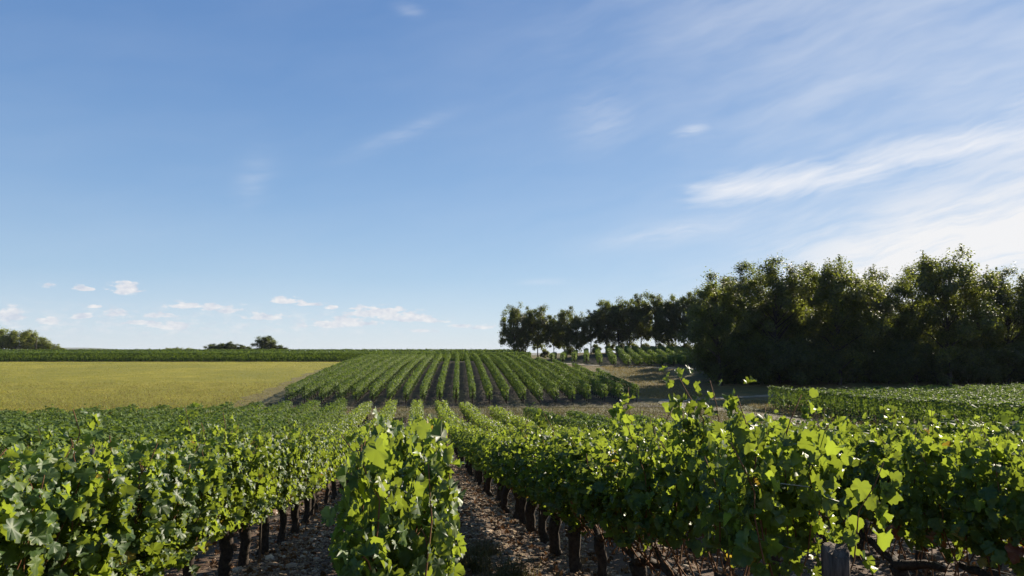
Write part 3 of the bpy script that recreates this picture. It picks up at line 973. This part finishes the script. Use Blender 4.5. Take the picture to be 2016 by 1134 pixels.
# far trees beyond the crest on the left
for px, py, d, parts, s, lb in [
        (-30, 632, 300, PALE[0], 1.5, 'large pale tree at the left edge of the picture, beyond the vine row'),
        (8, 648, 300, PALE[1], 1.3, 'pale green tree second from the left edge beyond the vine row'),
        (36, 652, 302, PALE[2], 1.3, 'mid green tree left of the wooden pole'),
        (58, 650, 306, PALE[0], 1.2, 'tree directly left of the tall pole on the horizon'),
        (84, 664, 304, PALE[1], 1.1, 'tree directly right of the tall pole on the horizon'),
        (104, 676, 302, PALE[2], 0.9, 'low tree at the right foot of the far left copse'),
        (122, 684, 302, PALE[0], 0.7, 'last low bush of the far left copse, towards the hills'),
        (186, 687, 420, PALE[1], 0.9, 'lone small bush on the horizon before the blue hills'),
        (250, 690, 560, ROUND[0], 1.2, 'low dark bush on the horizon, left of the small grove'),
        (290, 688, 560, ROUND[1], 1.3, 'dark low tree clump on the horizon left of the small grove'),
        (335, 685, 400, PALE[2], 1.0, 'first tree of the small grove on the horizon'),
        (352, 684, 400, PALE[0], 1.0, 'second tree of the small grove on the horizon'),
        (374, 685, 400, PALE[1], 0.8, 'third tree of the small grove on the horizon'),
        (424, 677, 262, ROUND[0], 1.0, 'round dark bush at the left of the horizon clump'),
        (444, 673, 262, ROUND[1], 1.1, 'tallest round bush left of the big horizon tree'),
        (466, 677, 264, ROUND[0], 1.0, 'dark bush in the middle of the horizon clump'),
        (486, 680, 262, ROUND[1], 0.95, 'low dark bush touching the big horizon tree'),
        (523, 662, 260, ROUND[0], 1.15, 'big dark rounded tree standing on the horizon'),
        (548, 677, 260, ROUND[1], 1.0, 'dark bush leaning on the right of the big horizon tree')]:
    lat = at_lat(px, d)
    x, y = W(d, lat)
    hh = top_h(py, d, x, y)
    base = 9.0 if parts in PALE else 8.0
    tree(parts, d, lat, lb, 'far trees beyond the crest', s, max(hh, 1.5) / base)

# utility pole among the far trees
g = Geo()
d = 292
lat = at_lat(74, d)
x, y = W(d, lat)
h = top_h(663, d, x, y)
o = link('utility_pole', None, (x, y, tz(x, y)))
g.tube([(0, 0, -0.3), (0, 0, h * 0.5), (0, 0, h)], [0.16, 0.14, 0.11], 8)
link('pole', g.mesh('pole', [M_POST], True), parent=o)
g = Geo()
g.tube([(-0.9, 0, h - 0.4), (0, 0, h - 0.4), (0.9, 0, h - 0.4)], [0.06, 0.06, 0.06], 6)
link('crossarm', g.mesh('crossarm', [M_POST], True), parent=o)
tag(o, 'tall wooden utility pole with crossarm in front of the far left copse', 'pole')

# ---------------------------------------------------------------- trellis: end posts, stakes, wires
def end_post(x, y, hgt, r, lean, label, seed):
    rng = np.random.default_rng(seed)
    z0 = tz(x, y)
    o = link('end_post', None, (x, y, z0))
    g = Geo()
    hz = np.array([-0.1, 0.15, 0.4, 0.7, hgt - 0.18, hgt - 0.1, hgt - 0.01, hgt])
    rr = r * np.array([1.06, 1.03, 1.0, 0.97, 0.94, 0.95, 0.96, 0.90])
    P = np.stack([lean * hz + rng.normal(0, 0.003, 8), rng.normal(0, 0.003, 8), hz], -1)
    g.tube(P, rr, 22)
    V = g.V[0].reshape(8, 22, 3)
    ang = np.arange(22) * 2 * np.pi / 22
    ridge = 1 + 0.05 * np.sin(ang * 5 + 1) + rng.normal(0, 0.035, 22)
    V[:, :, :2] = P[:, None, :2] + (V[:, :, :2] - P[:, None, :2]) * (ridge[None] * (1 + rng.normal(0, 0.012, (8, 22))))[..., None]
    V[-2:, :, 2] += 0.012 * np.sin(ang * 2 + seed) + rng.normal(0, 0.005, 22)
    link('timber', g.mesh('timber', [M_POST], True), parent=o)
    for k, zz in enumerate((hgt - 0.17, hgt - 0.15, hgt - 0.21)):
        g = Geo()
        a = np.linspace(0, 2 * np.pi, 22)
        g.tube(np.stack([lean * zz + (r * 0.985) * np.cos(a), (r * 0.985) * np.sin(a), zz + 0.012 * np.sin(a + k)], -1), 0.0042, 5, 0, False)
        link('wire_loop', g.mesh('wire_loop', [M_WIRE], True), parent=o)
    g = Geo()
    g.tube([(lean * hgt + r * 0.9, -0.03, hgt - 0.17), (r * 1.05, -0.06, hgt - 0.35), (r * 0.9, -0.09, hgt - 0.6), (r * 1.0, -0.2, 0.0)], 0.0025, 5)
    link('wire_tail', g.mesh('wire_tail', [M_WIRE], True), parent=o)
    return tag(o, label, 'post')


end_post(1.83, 3.14, 1.03, 0.062, 0.01, 'grey weathered wooden end post with wire wound round its top', 5)
end_post(-0.10, 3.2, 0.40, 0.05, 0.02, 'short wooden end post buried in the leaves of the centre row', 6)
end_post(3.70, 3.45, 1.05, 0.055, 0.0, 'wooden end post at the start of the second row on the right', 7)

for ri, rx in enumerate(ROWX):
    for hgt in (0.66, 1.0, 1.3):
        ys = np.arange(ROW_START[ri] - 0.6, 34.0, 0.7)
        g = Geo()
        sag = 0.012 * np.sin(ys * 2 * np.pi / 5.2)
        g.tube(np.stack([np.full(len(ys), rx), ys, terrain(np.full(len(ys), rx), ys) + hgt + sag], -1), 0.0028, 4)
        o = link('trellis_wire', g.mesh('trellis_wire', [M_WIRE], True))
        tag(o, '%s steel wire strung along the %s' % ({0.66: 'lowest', 1.0: 'middle', 1.3: 'top'}[hgt], ROW_NAME[ri]), 'wire', 'trellis wires')
    for j, yy in enumerate(np.arange(ROW_START[ri] + (2.3 if ri != 1 else 3.2), 30, 5.1)):
        z0 = tz(rx, yy)
        g = Geo()
        g.tube([(0, 0, -0.1), (0.004, 0, 0.7), (0, 0, 1.5)], [0.017, 0.016, 0.015], 7)
        o = link('stake', g.mesh('stake', [M_POST], True), (rx + 0.05, yy, z0))
        tag(o, '%s thin grey stake from the near end of the %s' % (nth(j + 1), ROW_NAME[ri]), 'stake', 'thin stakes in the foreground rows')

# ---------------------------------------------------------------- stones, dead leaves and weeds on the soil
def stones():
    rng = np.random.default_rng(9)
    t = (1 + 5 ** .5) / 2
    ico = unit(np.array([(-1, t, 0), (1, t, 0), (-1, -t, 0), (1, -t, 0), (0, -1, t), (0, 1, t), (0, -1, -t), (0, 1, -t), (t, 0, -1), (t, 0, 1), (-t, 0, -1), (-t, 0, 1)]))
    IF = np.array([(0, 11, 5), (0, 5, 1), (0, 1, 7), (0, 7, 10), (0, 10, 11), (1, 5, 9), (5, 11, 4), (11, 10, 2), (10, 7, 6), (7, 1, 8), (3, 9, 4), (3, 4, 2), (3, 2, 6), (3, 6, 8), (3, 8, 9), (4, 9, 5), (2, 4, 11), (6, 2, 10), (8, 6, 7), (9, 8, 1)])
    n = 42000
    y = 3.0 + 30 * rng.random(n) ** 1.6
    x = rng.uniform(-1, 1, n) * np.where(rng.random(n) < 0.55, 2.2, 3.5 + y * 0.55)
    s = np.exp(rng.normal(np.log(0.016), 0.5, n)) * (1 + y * 0.012)
    s = np.clip(s, 0.006, 0.06)
    sh = rng.uniform(0.6, 1.3, (n, 3)) * np.array([1.15, 1.15, 0.62])
    a = rng.random(n) * 6.28
    V = ico[None] * (1 + rng.normal(0, 0.16, (n, 12))[..., None]) * (s[:, None] * sh)[:, None]
    ca, sa = np.cos(a)[:, None], np.sin(a)[:, None]
    VX = V[..., 0] * ca - V[..., 1] * sa + x[:, None]
    VY = V[..., 0] * sa + V[..., 1] * ca + y[:, None]
    VZ = V[..., 2] + (terrain(x, y) + 0.02 + s * 0.25)[:, None]
    F = (np.arange(n)[:, None, None] * 12 + IF[None]).reshape(-1, 3)
    o = link('stones', mesh_np('stones', np.stack([VX, VY, VZ], -1), [(F, 0)], [M_STONE]))
    tag(o, 'pale limestone pebbles scattered over the vineyard soil', 'stones', None, 'stuff')
    g = Geo()
    n = 5200
    y = 3.0 + 24 * rng.random(n) ** 1.5
    row = rng.choice(np.array(ROWX), n)
    x = np.where(rng.random(n) < 0.6, row + rng.normal(0, 0.4, n), rng.uniform(-4, 7, n))
    P = np.stack([x, y, terrain(x, y) + 0.035 + rng.random(n) * 0.02], -1)
    N = np.array([0, 0, 1.0]) + rng.normal(0, 0.45, (n, 3))
    leaves(g, P, N, rng.normal(0, 1, (n, 3)), rng.uniform(0.04, 0.09, n), LOBED[2:6], 0, rng)
    o = link('dead_leaves', g.mesh('dead_leaves', [M_LITTER]))
    tag(o, 'curled brown dead vine leaves littering the soil', 'dead leaves', None, 'stuff')


stones()


def blades(rng, P, h, lean, width, seg=3):
    """curved tapering grass blades as strips"""
    n = len(P)
    a = rng.random(n) * 6.28
    dirv = np.stack([np.cos(a), np.sin(a)], -1)
    perp = np.stack([-np.sin(a), np.cos(a)], -1)
    t = np.linspace(0, 1, seg + 1)
    cx = P[:, None, :2] + dirv[:, None] * (lean * h)[:, None, None] * (t ** 1.7)[None, :, None]
    cz = P[:, None, 2] + h[:, None] * (t * (1 - 0.25 * t * np.minimum(lean, 1)[:, None]))
    w = width[:, None] * (1 - t ** 1.5 * 0.92)[None]
    Lp = np.concatenate([cx + perp[:, None] * w[..., None], cz[..., None]], -1)
    Rp = np.concatenate([cx - perp[:, None] * w[..., None], cz[..., None]], -1)
    V = np.stack([Lp, Rp], 2).reshape(n, -1, 3)
    k = np.arange(seg)
    F1 = np.stack([2 * k, 2 * k + 1, 2 * k + 3, 2 * k + 2], -1)
    F = (np.arange(n)[:, None, None] * 2 * (seg + 1) + F1[None]).reshape(-1, 4)
    return V.reshape(-1, 3), F


def weed(seed, r, h, n):
    rng = np.random.default_rng(seed)
    p = rng.normal(0, r * 0.5, (n, 2))
    V, F = blades(rng, np.column_stack([p, np.zeros(n)]), h * rng.uniform(0.4, 1.1, n), rng.uniform(0.2, 1.2, n), rng.uniform(0.002, 0.0045, n), 4)
    return mesh_np('weed_clump', V, [(F, 0)], [M_BLADE])


WEEDS = [weed(70 + i, 0.22, 0.30, 420) for i in range(3)]
for i, (x, y, s, lb) in enumerate([(0.72, 7.2, 1.1, 'dry brown weed clump at the bottom edge between the two middle rows'),
                                   (1.02, 8.1, 1.0, 'greenish grass clump right of the dry weeds between the rows'),
                                   (0.62, 8.6, 1.1, 'dry weed clump against the bushy centre row'),
                                   (0.85, 9.6, 0.9, 'wispy dry weeds behind the other clumps between the rows'),
                                   (2.75, 5.2, 0.9, 'pale grass clump on the ground right of the end post'),
                                   (3.0, 6.1, 0.8, 'small dry grass clump behind the one right of the end post')]):
    o = link('weed_clump', WEEDS[i % 3], (x, y, tz(x, y) + 0.01), None, i * 1.3, (s, s, s))
    tag(o, lb, 'weeds', 'weed clumps between the vine rows')


def scatter_blades(name, n, region, mat, h, w, label, seed, lift=0.0):
    rng = np.random.default_rng(seed)
    d, lat = region(rng, n)
    x, y = d * SY + lat * CY, d * CY - lat * SY
    P = np.stack([x, y, terrain(x, y) + lift], -1)
    n = len(P)
    V, F = blades(rng, P, h * rng.uniform(0.5, 1.4, n), rng.uniform(0.1, 1.1, n), w * rng.uniform(0.6, 1.4, n), 2)
    tag(link(name, mesh_np(name, V, [(F, 0)], [mat])), label, 'grass', None, 'stuff')


def reg_field(rng, n):
    d = 60 + 92 * rng.random(n) ** 1.3
    left = -0.74 * d
    right = -24.6 - 0.068 * (d - 68) - 1.5 * rng.random(n)
    return d, left + (right - left) * rng.random(n)


def reg_head(rng, n):
    d = 54 + 20 * rng.random(n)
    return d, rng.uniform(-24, 26, n)


def reg_right(rng, n):
    d = 36 + 90 * rng.random(n) ** 1.2
    lo = np.where(d < 62, 24.5, np.where(d < 80, 23.0, 14 + (d - 80) * 0.02))
    return d, lo + rng.random(n) * np.where(d < 62, 2.5, 9.0)


scatter_blades('stubble', 130000, reg_field, M_STUBBLE, 0.11, 0.026, 'yellow green stubble covering the mown field', 80)
def reg_edge(rng, n):
    d = 60 + 34 * rng.random(n) ** 2.6
    left = -0.74 * d
    return d, left + (-24.6 - 0.068 * (d - 68) - left) * rng.random(n) ** 0.7


M_STRAW = leaf_mat('straw_blade', [(0.0, (0.14, 0.105, 0.035)), (0.6, (0.21, 0.16, 0.055)), (1.0, (0.13, 0.13, 0.035))], (0.18, 0.14, 0.05), (0.26, 0.2, 0.06), 0.35, 0.6, 0.2)
scatter_blades('grass', 34000, reg_edge, M_STRAW, 0.14, 0.028, 'brownish dry grass along the lower edge of the mown field', 84)
scatter_blades('grass', 26000, reg_head, M_BLADE, 0.16, 0.022, 'dry grass on the strip between the two vineyard blocks', 81)
def reg_near(rng, n):
    y = 12 + 52 * rng.random(n)
    x = np.where(y < 29, 13.9, np.maximum(5.2, 13.9 - (y - 29) * 0.42))
    x = x + (30.4 - x) * rng.random(n)
    return x * SY + y * CY, x * CY - y * SY


scatter_blades('grass', 60000, reg_near, M_BLADE, 0.13, 0.016, 'dry meadow grass between the near vines and the right block', 83)
scatter_blades('grass', 22000, reg_right, M_STRAW, 0.2, 0.025, 'dry grass verge along the track on the right', 82)

# ---------------------------------------------------------------- the air that pales the far hills
hz_m = bpy.data.materials.new('haze')
hz_m.use_nodes = True
_t = hz_m.node_tree
_t.nodes.remove(_t.nodes['Principled BSDF'])
_v = _t.nodes.new('ShaderNodeVolumePrincipled')
_v.inputs['Color'].default_value = (0.80, 0.88, 1.0, 1)
_v.inputs['Density'].default_value = 0.00005
_t.links.new(_v.outputs[0], [x for x in _t.nodes if x.type == 'OUTPUT_MATERIAL'][0].inputs['Volume'])
hx0, hx1, hz0, hz1 = -9500.0, 9500.0, -36.0, 24.0
V = [(x, y, z) for z in (hz0, hz1) for y in (hx0, hx1) for x in (hx0, hx1)]
F = np.array([(0, 2, 3, 1), (4, 5, 7, 6), (0, 1, 5, 4), (1, 3, 7, 5), (3, 2, 6, 7), (2, 0, 4, 6)])
tag(link('haze', mesh_np('haze', V, [(F, 0)], [hz_m])), kind='stuff')
